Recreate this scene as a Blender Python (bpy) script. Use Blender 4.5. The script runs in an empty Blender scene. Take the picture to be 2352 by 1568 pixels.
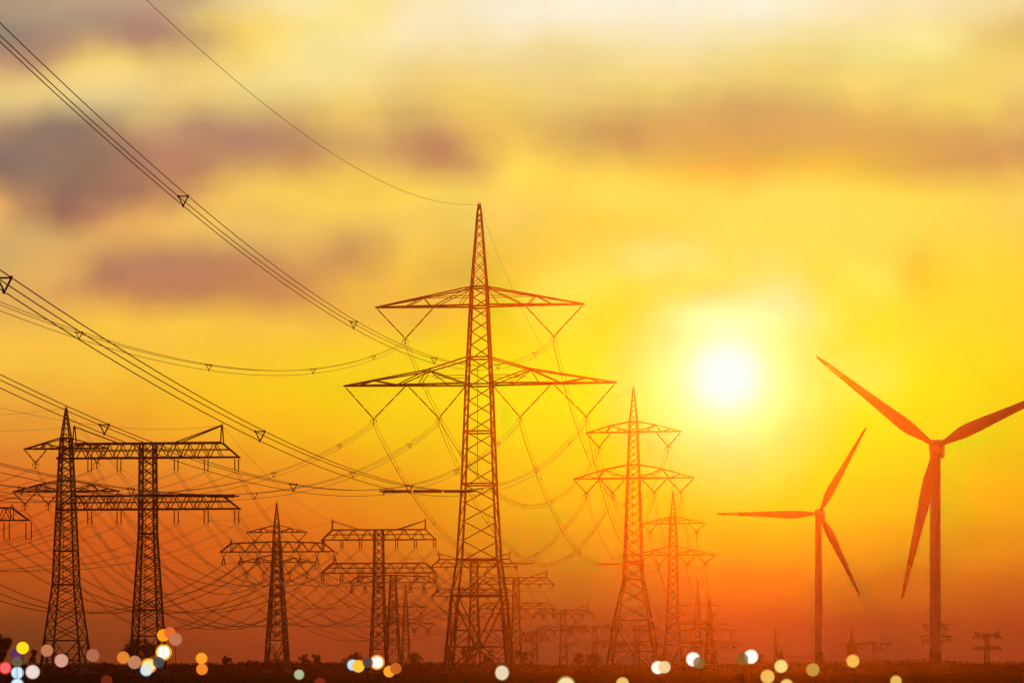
import bpy, math, random
from math import sin, cos, pi, radians, hypot, atan2, sqrt

# ------------------------------------------------------------------ camera, sky, sun, exposure
S = bpy.context.scene
FPX = 5553.0            # focal length in units of the photograph seen 2352 wide
HOR = 1515.0            # horizon line in the same units
CAMZ = 1.9
cd = bpy.data.cameras.new('camera')
cam = bpy.data.objects.new('camera', cd)
S.collection.objects.link(cam)
S.camera = cam
cam.location = (0, 0, CAMZ)
cam.rotation_euler = (pi / 2, 0, 0)
cd.sensor_width = 36.0
cd.lens = FPX / 2352.0 * 36.0
cd.shift_y = (HOR - 784.0) / 2352.0
cd.clip_start = 0.5
cd.clip_end = 6000.0

S.view_settings.view_transform = 'Standard'
S.view_settings.look = 'None'
S.view_settings.exposure = 0.0
S.view_settings.gamma = 1.0
S.cycles.use_denoising = True
S.cycles.max_bounces = 5
S.cycles.transparent_max_bounces = 12
S.cycles.volume_bounces = 0

SUN_AZ = math.atan((1668 - 1176) / FPX)
SUN_EL = math.atan((HOR - 862) / FPX * cos(SUN_AZ))
ld = bpy.data.lights.new('sun', 'SUN')
ld.energy = 2.0
ld.color = (1.0, 0.42, 0.14)
ld.angle = radians(0.5)
sun = bpy.data.objects.new('sun', ld)
S.collection.objects.link(sun)
sun.location = (60, 700, 200)
sun.rotation_euler = (pi / 2 - SUN_EL, 0, pi - SUN_AZ)

SKY = '''
0|175,152,123;179,157,126;192,165,132;189,160,131;188,166,124;238,216,155;247,233,170;246,226,144;245,231,170;244,235,194;243,239,212;243,243,220;241,245,224;239,245,223;236,242,221;238,246,223;240,239,203;242,235,194;239,230,182;236,222,165;239,222,158
49|159,143,119;163,144,120;158,138,117;174,139,117;217,190,117;242,211,109;247,228,140;246,230,152;245,235,184;243,237,196;242,240,211;238,240,207;235,238,202;230,234,198;230,235,194;230,235,193;231,231,172;231,226,162;236,229,157;231,216,141;219,196,125
98|136,121,108;169,134,108;200,163,112;165,129,104;192,163,107;245,216,110;244,226,146;244,228,158;241,231,173;234,225,167;231,226,167;227,222,156;223,223,158;221,227,168;220,228,165;220,224,149;215,215,137;227,229,145;240,235,147;225,207,119;218,192,100
147|198,151,109;205,169,109;248,216,113;229,196,111;236,205,117;244,220,127;242,225,148;242,225,148;229,212,139;228,213,138;222,212,144;216,211,140;212,214,137;219,218,143;206,212,134;209,211,124;203,205,117;214,217,124;222,217,125;226,211,112;233,212,108
196|236,206,123;240,211,128;249,220,139;235,207,128;241,214,124;237,216,136;242,223,144;238,221,138;227,208,125;227,210,114;219,209,123;210,206,127;201,206,120;194,205,116;191,200,115;193,200,112;196,206,110;217,211,109;213,209,112;224,208,106;225,206,116
245|220,194,129;222,194,128;213,194,135;221,195,121;213,186,116;214,192,117;214,191,109;231,204,105;203,183,102;218,199,99;216,202,99;198,197,109;176,182,103;155,172,98;156,170,100;148,161,96;158,168,97;181,179,93;205,199,98;222,209,96;209,183,98
294|175,137,108;137,122,102;148,127,102;203,171,116;175,139,108;174,138,105;193,158,100;218,187,101;181,157,97;193,168,97;207,189,91;158,162,92;128,146,90;129,155,89;121,153,90;125,154,92;143,157,89;160,163,89;177,167,89;193,175,92;203,180,98
343|120,107,98;132,116,99;139,114,94;174,128,102;177,135,104;170,132,99;165,132,94;184,156,98;159,129,92;152,130,90;206,197,85;171,184,86;109,152,85;103,159,84;93,158,80;97,152,79;125,162,77;155,164,78;165,158,83;173,149,87;178,147,90
392|130,109,91;136,116,96;145,113,91;176,129,95;177,131,92;213,174,92;203,163,88;227,197,86;187,163,90;173,159,89;216,218,86;191,204,80;157,202,79;121,187,69;93,167,63;86,169,62;137,185,60;149,177,65;162,163,76;177,159,81;200,168,82
441|230,168,99;148,118,93;145,112,90;169,123,87;219,173,91;242,204,89;239,210,83;230,204,79;233,214,82;213,207,88;202,211,88;176,207,84;144,218,96;96,209,88;96,203,84;96,212,93;97,213,89;154,211,76;190,215,78;204,206,79;220,205,84
490|232,183,104;153,116,84;183,132,90;230,180,93;239,198,92;233,196,92;233,201,86;231,209,88;219,206,90;204,203,93;184,201,90;148,199,78;96,198,74;96,199,83;97,201,90;97,206,92;97,208,89;121,212,88;170,213,82;203,210,80;216,205,88
539|210,173,103;213,172,102;225,176,94;224,179,93;229,189,99;225,190,97;219,185,92;196,170,88;214,198,86;193,193,85;163,196,84;97,197,70;96,192,72;97,191,86;97,192,89;97,194,85;97,204,87;97,209,83;144,210,78;192,210,74;209,206,77
588|206,169,99;221,175,96;196,151,95;178,135,94;178,136,90;188,152,90;199,163,89;170,143,83;214,195,71;185,187,70;148,189,67;96,197,69;97,202,98;97,202,126;97,180,81;97,185,91;97,200,87;97,208,79;100,195,58;184,211,66;205,208,58
637|215,174,95;222,175,94;164,120,88;174,126,93;174,125,91;177,129,86;189,141,83;206,173,74;207,187,63;154,165,64;131,188,51;97,211,85;97,198,81;97,178,70;97,158,30;97,174,89;97,192,73;97,215,87;96,186,43;167,209,53;200,210,44
686|222,173,90;218,168,88;214,159,84;183,132,80;180,131,79;189,143,79;195,154,73;211,178,66;198,181,61;169,184,57;102,192,34;97,209,75;97,175,9;97,155,27;97,111,18;97,160,130;97,182,78;97,208,61;97,204,45;154,211,43;193,209,43
735|227,178,80;237,187,76;245,196,68;249,202,63;246,202,64;238,193,68;231,193,65;213,182,61;192,180,57;172,189,42;89,198,24;97,206,56;97,165,6;97,151,85;97,159,154;97,164,126;97,180,96;97,201,47;97,208,43;151,211,41;194,210,38
784|247,197,64;248,198,61;245,198,61;243,199,61;240,199,57;238,198,55;232,201,47;224,204,38;205,204,30;176,204,12;97,203,4;97,202,35;97,182,16;97,121,20;97,100,20;97,128,20;97,165,20;97,199,41;97,211,38;147,213,29;192,211,32
860|246,191,61;244,189,58;244,191,53;244,195,43;244,199,32;241,203,22;234,206,10;225,208,4;209,210,3;177,211,1;97,214,1;97,207,2;97,185,18;97,144,20;97,90,20;97,113,20;97,159,20;97,211,79;97,216,18;137,213,2;192,208,2
940|231,161,50;233,163,46;237,169,41;240,178,33;242,186,23;240,193,10;234,197,3;225,201,2;210,205,1;180,211,0;89,214,0;97,208,2;97,188,14;97,155,7;97,109,7;97,133,7;97,168,7;97,204,9;97,212,1;144,209,0;195,203,0
1020|220,138,40;225,141,35;229,149,33;232,156,31;234,162,26;233,168,20;229,175,10;221,180,3;207,187,1;183,193,0;112,196,0;97,193,0;97,182,1;97,149,2;97,112,7;97,142,7;97,180,2;97,205,0;97,206,0;156,199,0;198,193,0
1100|218,107,22;219,113,23;223,121,24;223,126,25;225,131,25;226,138,22;220,143,19;212,149,9;202,158,3;186,166,1;138,174,1;97,178,0;97,174,0;97,162,0;97,155,0;97,167,0;97,183,0;97,188,0;97,186,0;172,181,1;204,177,1
1200|213,87,2;210,90,2;211,92,2;211,93,2;212,99,2;213,106,2;211,114,3;207,121,3;198,129,3;188,140,2;156,148,1;96,151,1;97,153,0;97,151,0;97,153,0;97,163,0;96,158,0;96,158,1;127,158,1;176,156,1;199,153,2
1300|183,80,2;193,82,2;199,84,2;199,82,2;198,86,2;197,90,2;192,89,2;185,91,2;180,97,3;176,104,3;152,107,3;80,103,3;89,101,2;91,97,2;92,103,2;93,112,2;92,109,2;83,107,2;135,110,3;161,110,3;182,110,3
1400|139,66,2;150,66,2;159,69,2;161,67,2;160,67,2;160,67,2;158,64,2;155,65,2;150,64,2;143,65,3;123,63,3;74,55,3;72,50,3;73,42,3;73,39,3;73,39,3;72,31,3;70,39,3;101,52,3;124,55,3;142,60,3
1490|94,50,4;103,50,3;113,48,3;120,47,3;124,47,3;128,48,3;129,49,3;125,46,3;119,45,3;109,42,3;95,37,6;60,29,7;61,29,7;62,21,7;63,21,8;63,21,7;62,20,3;61,22,4;93,33,4;107,38,4;119,38,3
'''


def lin(c):
    c = c / 255.0
    return c / 12.92 if c <= 0.04045 else ((c + 0.055) / 1.055) ** 2.4


class Nodes:
    def __init__(self, tree):
        self.t = tree
        tree.nodes.clear()

    def n(self, kind, **kw):
        nd = self.t.nodes.new(kind)
        for k, v in kw.items():
            setattr(nd, k, v)
        return nd

    def put(self, sock, v):
        if hasattr(v, 'is_linked'):
            self.t.links.new(v, sock)
        elif v is not None:
            sock.default_value = v

    def math(self, op, a, b=None, c=None, clamp=False):
        nd = self.n('ShaderNodeMath', operation=op, use_clamp=clamp)
        for i, v in enumerate((a, b, c)):
            self.put(nd.inputs[i], v)
        return nd.outputs[0]

    def vmath(self, op, a, b=None, scale=None):
        nd = self.n('ShaderNodeVectorMath', operation=op)
        self.put(nd.inputs[0], a)
        if b is not None:
            self.put(nd.inputs[1], b)
        if scale is not None:
            self.put(nd.inputs['Scale'], scale)
        return nd.outputs[0]


def build_sky():
    w = bpy.data.worlds.new('World')
    S.world = w
    w.use_nodes = True
    N = Nodes(w.node_tree)
    out = N.n('ShaderNodeOutputWorld')
    tc = N.n('ShaderNodeTexCoord').outputs['Generated']
    sep = N.n('ShaderNodeSeparateXYZ')
    N.put(sep.inputs[0], tc)
    X, Y, Z = sep.outputs
    yc = N.math('MAXIMUM', Y, 0.15)
    u = N.math('DIVIDE', X, yc)
    v = N.math('DIVIDE', Z, yc)
    # soft wander of the cloud edges
    nz = N.n('ShaderNodeTexNoise')
    N.put(nz.inputs['Vector'], tc)
    nz.inputs['Scale'].default_value = 34.0
    nz.inputs['Detail'].default_value = 3.0
    off = N.vmath('SUBTRACT', nz.outputs['Color'], (0.5, 0.5, 0.5))
    so = N.n('ShaderNodeSeparateXYZ')
    N.put(so.inputs[0], off)
    u = N.math('MULTIPLY_ADD', so.outputs[0], 0.030, u)
    v = N.math('MULTIPLY_ADD', so.outputs[1], 0.012, v)
    rows = []
    for line in SKY.strip().splitlines():
        y, cols = line.split('|')
        rows.append((float(y), [tuple(lin(float(k)) for k in c.split(',')) for c in cols.split(';')]))
    nr = len(rows)
    # height above the horizon -> row index
    tr = N.n('ShaderNodeValToRGB')
    tr.color_ramp.interpolation = 'LINEAR'
    el = tr.color_ramp.elements
    hs = sorted(((HOR - y) / 1600.0, i) for i, (y, _) in enumerate(rows))
    while len(el) < nr:
        el.new(0.5)
    for e, (p, i) in zip(el, hs):
        e.position = p
    for e, (p, i) in zip(el, hs):
        q = i / (nr - 1.0)
        e.color = (q, q, q, 1)
    N.put(tr.inputs[0], N.math('MULTIPLY', v, FPX / 1600.0))
    sr = N.n('ShaderNodeSeparateColor')
    N.put(sr.inputs[0], tr.outputs[0])
    t = N.math('MULTIPLY', sr.outputs[0], nr - 1.0)
    fac = N.math('MULTIPLY_ADD', u, FPX / 2352.0, 0.5)
    acc = wsum = None
    for i, (y, cols) in enumerate(rows):
        rp = N.n('ShaderNodeValToRGB')
        rp.color_ramp.interpolation = 'CARDINAL'
        el = rp.color_ramp.elements
        while len(el) < len(cols):
            el.new(0.5)
        for k, c in enumerate(cols):
            el[k].position = k / (len(cols) - 1.0)
        for k, c in enumerate(cols):
            el[k].color = (*c, 1)
        N.put(rp.inputs[0], fac)
        d = N.math('ABSOLUTE', N.math('SUBTRACT', t, float(i)))
        mr = N.n('ShaderNodeMapRange', interpolation_type='SMOOTHSTEP')
        N.put(mr.inputs[0], d)
        mr.inputs[1].default_value = 0.0
        mr.inputs[2].default_value = 1.4
        mr.inputs[3].default_value = 1.0
        mr.inputs[4].default_value = 0.0
        term = N.vmath('SCALE', rp.outputs[0], scale=mr.outputs[0])
        acc = term if acc is None else N.vmath('ADD', acc, term)
        wsum = mr.outputs[0] if wsum is None else N.math('ADD', wsum, mr.outputs[0])
    acc = N.vmath('SCALE', acc, scale=N.math('DIVIDE', 1.0, wsum))
    # the sun itself: a white disc melting into a pale halo, by angle from its centre
    sd = (sin(SUN_AZ) * cos(SUN_EL), cos(SUN_AZ) * cos(SUN_EL), sin(SUN_EL))
    dv = N.n('ShaderNodeVectorMath', operation='DISTANCE')
    nrm = N.vmath('NORMALIZE', tc)
    N.put(dv.inputs[0], nrm)
    dv.inputs[1].default_value = sd
    hr = N.n('ShaderNodeValToRGB')
    hr.color_ramp.interpolation = 'B_SPLINE'
    el = hr.color_ramp.elements
    prof = ((0, 1), (24, 1), (44, .95), (62, .82), (82, .60), (104, .42), (138, .27), (185, .15), (245, .06), (320, 0))
    while len(el) < len(prof):
        el.new(.5)
    for e, (r, q) in zip(el, prof):
        e.position = r / 320.0
    for e, (r, q) in zip(el, prof):
        e.color = (q, q, q, 1)
    N.put(hr.inputs[0], N.math('MULTIPLY', dv.outputs[1], FPX / 320.0))
    halo = N.n('ShaderNodeMix', data_type='RGBA')
    N.put(halo.inputs[0], hr.outputs[0])
    N.put(halo.inputs[6], acc)
    halo.inputs[7].default_value = (0.95, 0.85, 1.0, 1)
    acc = halo.outputs[2]
    # faint streaks of thin cloud
    n2 = N.n('ShaderNodeTexNoise')
    mp = N.n('ShaderNodeMapping')
    mp.inputs['Scale'].default_value = (14, 14, 26)
    N.put(mp.inputs[0], tc)
    N.put(n2.inputs['Vector'], mp.outputs[0])
    n2.inputs['Scale'].default_value = 2.2
    n2.inputs['Detail'].default_value = 5.0
    acc = N.vmath('SCALE', acc, scale=N.math('MULTIPLY_ADD', n2.outputs[0], 0.13, 0.935))
    # clear evening sky for everything outside the photographed quarter
    ns = N.n('ShaderNodeTexSky', sky_type='NISHITA')
    ns.sun_disc = False
    ns.sun_elevation = SUN_EL
    ns.sun_rotation = SUN_AZ
    bg1 = N.n('ShaderNodeBackground')
    N.put(bg1.inputs[0], ns.outputs[0])
    bg1.inputs[1].default_value = 0.010
    bg2 = N.n('ShaderNodeBackground')
    N.put(bg2.inputs[0], acc)
    edge = N.n('ShaderNodeMapRange', interpolation_type='SMOOTHSTEP')
    N.put(edge.inputs[0], Y)
    edge.inputs[1].default_value = 0.25
    edge.inputs[2].default_value = 0.90
    mix = N.n('ShaderNodeMixShader')
    N.put(mix.inputs[0], edge.outputs[0])
    N.put(mix.inputs[1], bg1.outputs[0])
    N.put(mix.inputs[2], bg2.outputs[0])
    N.put(out.inputs[0], mix.outputs[0])


build_sky()

# ------------------------------------------------------------------ materials


def surface(name, col, rough=0.6, metal=0.0, var=0.25, scale=4.0, spec=0.3, coord='Object'):
    m = bpy.data.materials.new(name)
    m.use_nodes = True
    N = Nodes(m.node_tree)
    out = N.n('ShaderNodeOutputMaterial')
    b = N.n('ShaderNodeBsdfPrincipled')
    tc = N.n('ShaderNodeTexCoord').outputs[coord]
    nz = N.n('ShaderNodeTexNoise')
    N.put(nz.inputs['Vector'], tc)
    nz.inputs['Scale'].default_value = scale
    nz.inputs['Detail'].default_value = 6.0
    mx = N.n('ShaderNodeMix', data_type='RGBA')
    N.put(mx.inputs[0], nz.outputs[0])
    mx.inputs[6].default_value = (*[c * (1 - var) for c in col], 1)
    mx.inputs[7].default_value = (*[c * (1 + var) for c in col], 1)
    N.put(b.inputs['Base Color'], mx.outputs[2])
    b.inputs['Roughness'].default_value = rough
    b.inputs['Metallic'].default_value = metal
    b.inputs['Specular IOR Level'].default_value = spec
    N.put(out.inputs[0], b.outputs[0])
    return m


M_STEEL = surface('glow_warmed_steel', (0.13, 0.062, 0.042), 0.65, 0.2)  # steel warmed in its base colour to carry the red sunset glow
M_WIRE = surface('glow_reddened_cable', (0.30, 0.07, 0.03), 0.6, 0.2)  # red of the sunset haze painted into the cable colour
M_INS = surface('glow_reddened_porcelain', (0.30, 0.05, 0.03), 0.6, spec=0.1)  # brown porcelain, base colour pushed redder to imitate the sunset glow
M_CONC = surface('concrete', (0.22, 0.21, 0.2), 0.9)
M_BLADE = surface('white_turbine_paint', (0.52, 0.51, 0.49), 0.45, var=0.05, scale=0.4)
M_RED = surface('red_turbine_band', (0.45, 0.03, 0.025), 0.45, var=0.1)
M_GREEN = surface('dark_green_tower_band', (0.03, 0.06, 0.035), 0.6)
M_BARK = surface('bark', (0.05, 0.04, 0.032), 0.9)
M_LEAF = surface('dark_foliage', (0.045, 0.05, 0.028), 0.8, var=0.6, scale=0.6)
M_POST = surface('added_post_paint', (0.02, 0.022, 0.02), 0.6)
M_BRICK = surface('sooty_masonry', (0.10, 0.07, 0.06), 0.9)


def ground_material():
    m = bpy.data.materials.new('field_soil')
    m.use_nodes = True
    N = Nodes(m.node_tree)
    out = N.n('ShaderNodeOutputMaterial')
    b = N.n('ShaderNodeBsdfPrincipled')
    tc = N.n('ShaderNodeTexCoord').outputs['Object']

    def noise(scale, det=6.0, stretch=None):
        nz = N.n('ShaderNodeTexNoise')
        if stretch:
            mp = N.n('ShaderNodeMapping')
            mp.inputs['Scale'].default_value = stretch
            N.put(mp.inputs[0], tc)
            N.put(nz.inputs['Vector'], mp.outputs[0])
        else:
            N.put(nz.inputs['Vector'], tc)
        nz.inputs['Scale'].default_value = scale
        nz.inputs['Detail'].default_value = det
        return nz.outputs[0]

    def mix(f, a, c):
        mx = N.n('ShaderNodeMix', data_type='RGBA')
        N.put(mx.inputs[0], f)
        for k, vv in ((6, a), (7, c)):
            N.put(mx.inputs[k], vv if hasattr(vv, 'is_linked') else (*vv, 1))
        return mx.outputs[2]

    def ramp(f, a, c):
        mr = N.n('ShaderNodeMapRange', interpolation_type='SMOOTHSTEP')
        N.put(mr.inputs[0], f)
        mr.inputs[1].default_value = a
        mr.inputs[2].default_value = c
        return mr.outputs[0]
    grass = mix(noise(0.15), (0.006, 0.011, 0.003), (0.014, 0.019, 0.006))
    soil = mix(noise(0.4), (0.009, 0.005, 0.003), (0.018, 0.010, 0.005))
    sep = N.n('ShaderNodeSeparateXYZ')
    N.put(sep.inputs[0], tc)
    side = N.math('MULTIPLY_ADD', sep.outputs[0], 0.02, noise(0.02, 3.0, (1, 0.4, 1)))
    strips = noise(0.05, 4.0, (0.25, 1.6, 1))
    f = ramp(N.math('ADD', side, N.math('MULTIPLY_ADD', strips, 0.5, -0.25)), 0.35, 0.85)
    N.put(b.inputs['Base Color'], mix(f, grass, soil))
    b.inputs['Roughness'].default_value = 1.0
    b.inputs['Specular IOR Level'].default_value = 0.0
    bp = N.n('ShaderNodeBump')
    bp.inputs['Strength'].default_value = 0.4
    bp.inputs['Distance'].default_value = 0.3
    N.put(bp.inputs['Height'], noise(1.2))
    N.put(b.inputs['Normal'], bp.outputs[0])
    N.put(out.inputs[0], b.outputs[0])
    return m


def glow_material(name, col, strength, opacity=1.0):
    m = bpy.data.materials.new(name)
    m.use_nodes = True
    N = Nodes(m.node_tree)
    out = N.n('ShaderNodeOutputMaterial')
    e = N.n('ShaderNodeEmission')
    tc = N.n('ShaderNodeTexCoord').outputs['Object']
    nz = N.n('ShaderNodeTexNoise')
    N.put(nz.inputs['Vector'], tc)
    nz.inputs['Scale'].default_value = 9.0
    e.inputs[0].default_value = (*[lin(c) for c in col], 1)
    N.put(e.inputs[1], N.math('MULTIPLY_ADD', nz.outputs[0], 0.24 * strength, 0.88 * strength))
    if opacity < 1:
        tr = N.n('ShaderNodeBsdfTransparent')
        mx = N.n('ShaderNodeMixShader')
        mx.inputs[0].default_value = opacity
        N.put(mx.inputs[1], tr.outputs[0])
        N.put(mx.inputs[2], e.outputs[0])
        N.put(out.inputs[0], mx.outputs[0])
    else:
        N.put(out.inputs[0], e.outputs[0])
    return m


# ------------------------------------------------------------------ mesh helpers


class MB:
    def __init__(self):
        self.v, self.f, self.mi, self.smooth = [], [], [], False

    def add(self, verts, faces, mi=0):
        o = len(self.v)
        self.v += verts
        self.f += [tuple(i + o for i in q) for q in faces]
        self.mi += [mi] * len(faces)

    def bar(self, a, b, w, h=None):
        """a square steel member from a to b"""
        h = h or w
        d = [b[i] - a[i] for i in range(3)]
        L = sqrt(sum(k * k for k in d)) or 1e-6
        d = [k / L for k in d]
        up = (0, 0, 1) if abs(d[2]) < 0.9 else (0, 1, 0)
        s = [d[1] * up[2] - d[2] * up[1], d[2] * up[0] - d[0] * up[2], d[0] * up[1] - d[1] * up[0]]
        sl = sqrt(sum(k * k for k in s))
        s = [k / sl for k in s]
        t = [s[1] * d[2] - s[2] * d[1], s[2] * d[0] - s[0] * d[2], s[0] * d[1] - s[1] * d[0]]
        vs = []
        for p in (a, b):
            for ks, kt in ((-1, -1), (1, -1), (1, 1), (-1, 1)):
                vs.append(tuple(p[i] + s[i] * ks * w / 2 + t[i] * kt * h / 2 for i in range(3)))
        self.add(vs, [(0, 3, 2, 1), (4, 5, 6, 7), (0, 1, 5, 4), (1, 2, 6, 5), (2, 3, 7, 6), (3, 0, 4, 7)])

    def tube(self, pts, r, n=5, mi=0, cap=True):
        """round tube along pts; r a number or one radius per point"""
        m = len(pts)
        rr = r if isinstance(r, (list, tuple)) else [r] * m
        vs = []
        for i, p in enumerate(pts):
            a, b = pts[max(0, i - 1)], pts[min(m - 1, i + 1)]
            d = [b[k] - a[k] for k in range(3)]
            L = sqrt(sum(k * k for k in d)) or 1e-6
            d = [k / L for k in d]
            up = (0, 0, 1) if abs(d[2]) < 0.95 else (0, 1, 0)
            s = [d[1] * up[2] - d[2] * up[1], d[2] * up[0] - d[0] * up[2], d[0] * up[1] - d[1] * up[0]]
            sl = sqrt(sum(k * k for k in s))
            s = [k / sl for k in s]
            t = [s[1] * d[2] - s[2] * d[1], s[2] * d[0] - s[0] * d[2], s[0] * d[1] - s[1] * d[0]]
            for j in range(n):
                q = 2 * pi * j / n
                vs.append(tuple(p[k] + (s[k] * cos(q) + t[k] * sin(q)) * rr[i] for k in range(3)))
        fs = []
        for i in range(m - 1):
            for j in range(n):
                j2 = (j + 1) % n
                fs.append((i * n + j, i * n + j2, (i + 1) * n + j2, (i + 1) * n + j))
        if cap:
            fs.append(tuple(range(n - 1, -1, -1)))
            fs.append(tuple(range((m - 1) * n, m * n)))
        self.add(vs, fs, mi)

    def sphere(self, c, r, nu=24, nv=14, sz=1.0, mi=0):
        vs = [(c[0], c[1], c[2] - r * sz)]
        for i in range(1, nv):
            a = -pi / 2 + pi * i / nv
            for j in range(nu):
                q = 2 * pi * j / nu
                vs.append((c[0] + r * cos(a) * cos(q), c[1] + r * cos(a) * sin(q), c[2] + r * sin(a) * sz))
        vs.append((c[0], c[1], c[2] + r * sz))
        fs = []
        for j in range(nu):
            j2 = (j + 1) % nu
            fs.append((0, 1 + j2, 1 + j))
            for i in range(nv - 2):
                a, b = 1 + i * nu, 1 + (i + 1) * nu
                fs.append((a + j, a + j2, b + j2, b + j))
            k = 1 + (nv - 2) * nu
            fs.append((k + j, k + j2, len(vs) - 1))
        self.add(vs, fs, mi)

    def box(self, c, d, mi=0):
        x, y, z = c
        a, b, e = d[0] / 2, d[1] / 2, d[2] / 2
        vs = [(x + i * a, y + j * b, z + k * e) for k in (-1, 1) for i, j in ((-1, -1), (1, -1), (1, 1), (-1, 1))]
        self.add(vs, [(0, 3, 2, 1), (4, 5, 6, 7), (0, 1, 5, 4), (1, 2, 6, 5), (2, 3, 7, 6), (3, 0, 4, 7)], mi)

    def build(self, name, mats, parent=None):
        me = bpy.data.meshes.new(name)
        me.from_pydata(self.v, [], self.f)
        for m in (mats if isinstance(mats, (list, tuple)) else [mats]):
            me.materials.append(m)
        if any(self.mi):
            me.polygons.foreach_set('material_index', self.mi)
        if self.smooth:
            me.polygons.foreach_set('use_smooth', [True] * len(self.f))
        me.update()
        o = bpy.data.objects.new(name, me)
        S.collection.objects.link(o)
        if parent:
            o.parent = parent
        return o


def tag(o, label=None, cat=None, group=None, kind=None):
    for k, v in (('label', label), ('category', cat), ('group', group), ('kind', kind)):
        if v:
            o[k] = v
    return o


def empty(name, loc, yaw=0.0):
    o = bpy.data.objects.new(name, None)
    o.location = loc
    o.rotation_euler = (0, 0, yaw)
    o.empty_display_size = 0.5
    S.collection.objects.link(o)
    return o


def at(x, y, D):
    """a point D metres out, seen at picture position x, y"""
    return ((x - 1176) / FPX * D, D, (HOR - y) / FPX * D + CAMZ)


# ------------------------------------------------------------------ ground
g = MB()
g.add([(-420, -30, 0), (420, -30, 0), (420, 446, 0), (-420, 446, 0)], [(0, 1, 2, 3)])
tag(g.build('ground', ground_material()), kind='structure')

# ------------------------------------------------------------------ pylons


class Local:
    """picture measures of one pylon -> metres in its own frame"""

    def __init__(self, cx, D):
        self.s = D / FPX
        self.cx = cx
        self.D = D
        self.base = HOR + CAMZ / self.s
        self.loc = ((cx - 1176) * self.s, D, 0)

    def z(self, y):
        return (self.base - y) * self.s


def interp(prof, z):
    if z >= prof[0][0]:
        return prof[0][1]
    for (z0, w0), (z1, w1) in zip(prof, prof[1:]):
        if z1 <= z <= z0:
            return w0 + (w1 - w0) * (z0 - z) / (z0 - z1)
    return prof[-1][1]


def corner(k, w, z):
    sx, sy = ((-1, -1), (1, -1), (1, 1), (-1, 1))[k]
    return (sx * w, sy * w, z)


def lattice(mb, prof, zt, zb, n, style, wl, wb):
    """legs and bracing of a square tower between heights zt and zb"""
    zs = [zt]
    # panels grow with the width of the tower
    ws = [interp(prof, zt + (zb - zt) * (i + 0.5) / n) for i in range(n)]
    tot = sum(ws)
    for w in ws:
        zs.append(zs[-1] + (zb - zt) * w / tot)
    for i in range(n):
        a, b = zs[i], zs[i + 1]
        wa, wb_ = interp(prof, a), interp(prof, b)
        for k in range(4):
            k2 = (k + 1) % 4
            mb.bar(corner(k, wa, a), corner(k, wb_, b), wl)
            if style == 'helix':
                mb.bar(corner(k, wa, a), corner(k2, wb_, b), wb)
                if k in (0, 2):
                    mb.bar(corner(k, wa, a - (a - b) * .5), corner(k, (wa + wb_) / 2, a - (a - b) * .52), wb)
            else:
                mb.bar(corner(k, wa, a), corner(k2, wb_, b), wb)
                mb.bar(corner(k2, wa, a), corner(k, wb_, b), wb)
    return zs


def ring(mb, prof, z, w):
    h = interp(prof, z)
    for k in range(4):
        mb.bar(corner(k, h, z), corner((k + 1) % 4, h, z), w)


def base_cross(mb, prof, zt, zb, wl, wb, cross=0.6):
    wa, wz = interp(prof, zt), interp(prof, zb)
    zm = zt + (zb - zt) * cross
    wm = interp(prof, zm)
    for k in range(4):
        k2 = (k + 1) % 4
        A, B, C, E = corner(k, wa, zt), corner(k2, wa, zt), corner(k, wz, zb), corner(k2, wz, zb)
        p, q = corner(k, wm, zm), corner(k2, wm, zm)
        mid = tuple((p[i] + q[i]) / 2 for i in range(3))
        mb.bar(A, C, wl)
        for P in (A, B, C, E):
            mb.bar(P, mid, wb * 1.25)
        mb.bar(p, q, wb * 1.2)
        # secondary struts between legs and diagonals
        for P, Q in ((A, p), (B, q)):
            for f1, f2 in ((0.36, 0.36), (0.68, 0.68)):
                l1 = tuple(P[i] + (Q[i] - P[i]) * f1 for i in range(3))
                d1 = tuple(P[i] + (mid[i] - P[i]) * f2 for i in range(3))
                mb.bar(l1, d1, wb * 0.7)
                if f1 < .5:
                    l2 = tuple(P[i] + (Q[i] - P[i]) * 0.68 for i in range(3))
                    mb.bar(d1, l2, wb * 0.7)
            mb.bar(Q, tuple(P[i] + (mid[i] - P[i]) * 0.68 for i in range(3)), wb * 0.7)
        for P, Q in ((C, p), (E, q)):
            l1 = tuple(P[i] + (Q[i] - P[i]) * 0.55 for i in range(3))
            d1 = tuple(P[i] + (mid[i] - P[i]) * 0.55 for i in range(3))
            mb.bar(l1, d1, wb * 0.7)
            mb.bar(Q, d1, wb * 0.7)


def sheds(mb, a, b, r):
    """an insulator rod: three ribbed porcelain lengths between thin metal links"""
    def L(f):
        return tuple(a[i] + (b[i] - a[i]) * f for i in range(3))
    pts, rr = [], []
    for k in range(3):
        f0, f1 = 0.04 + k * 0.32, 0.04 + k * 0.32 + 0.28
        pts += [L(f0 - 0.02), L(f0), L(f0 + 0.01), L(f1 - 0.01), L(f1), L(f1 + 0.02)]
        rr += [r * 0.35, r * 0.5, r, r, r * 0.5, r * 0.35]
    pts = [a] + pts + [b]
    rr = [r * .35] + rr + [r * .35]
    mb.tube(pts, rr, 6)


def earth_clip(mb, p, r):
    pts = [(p[0] + r * cos(q), p[1], p[2] + r + r * sin(q)) for q in [k * pi / 5 for k in range(-2, 8)]]
    mb.tube(pts, r * .3, 4)


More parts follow.
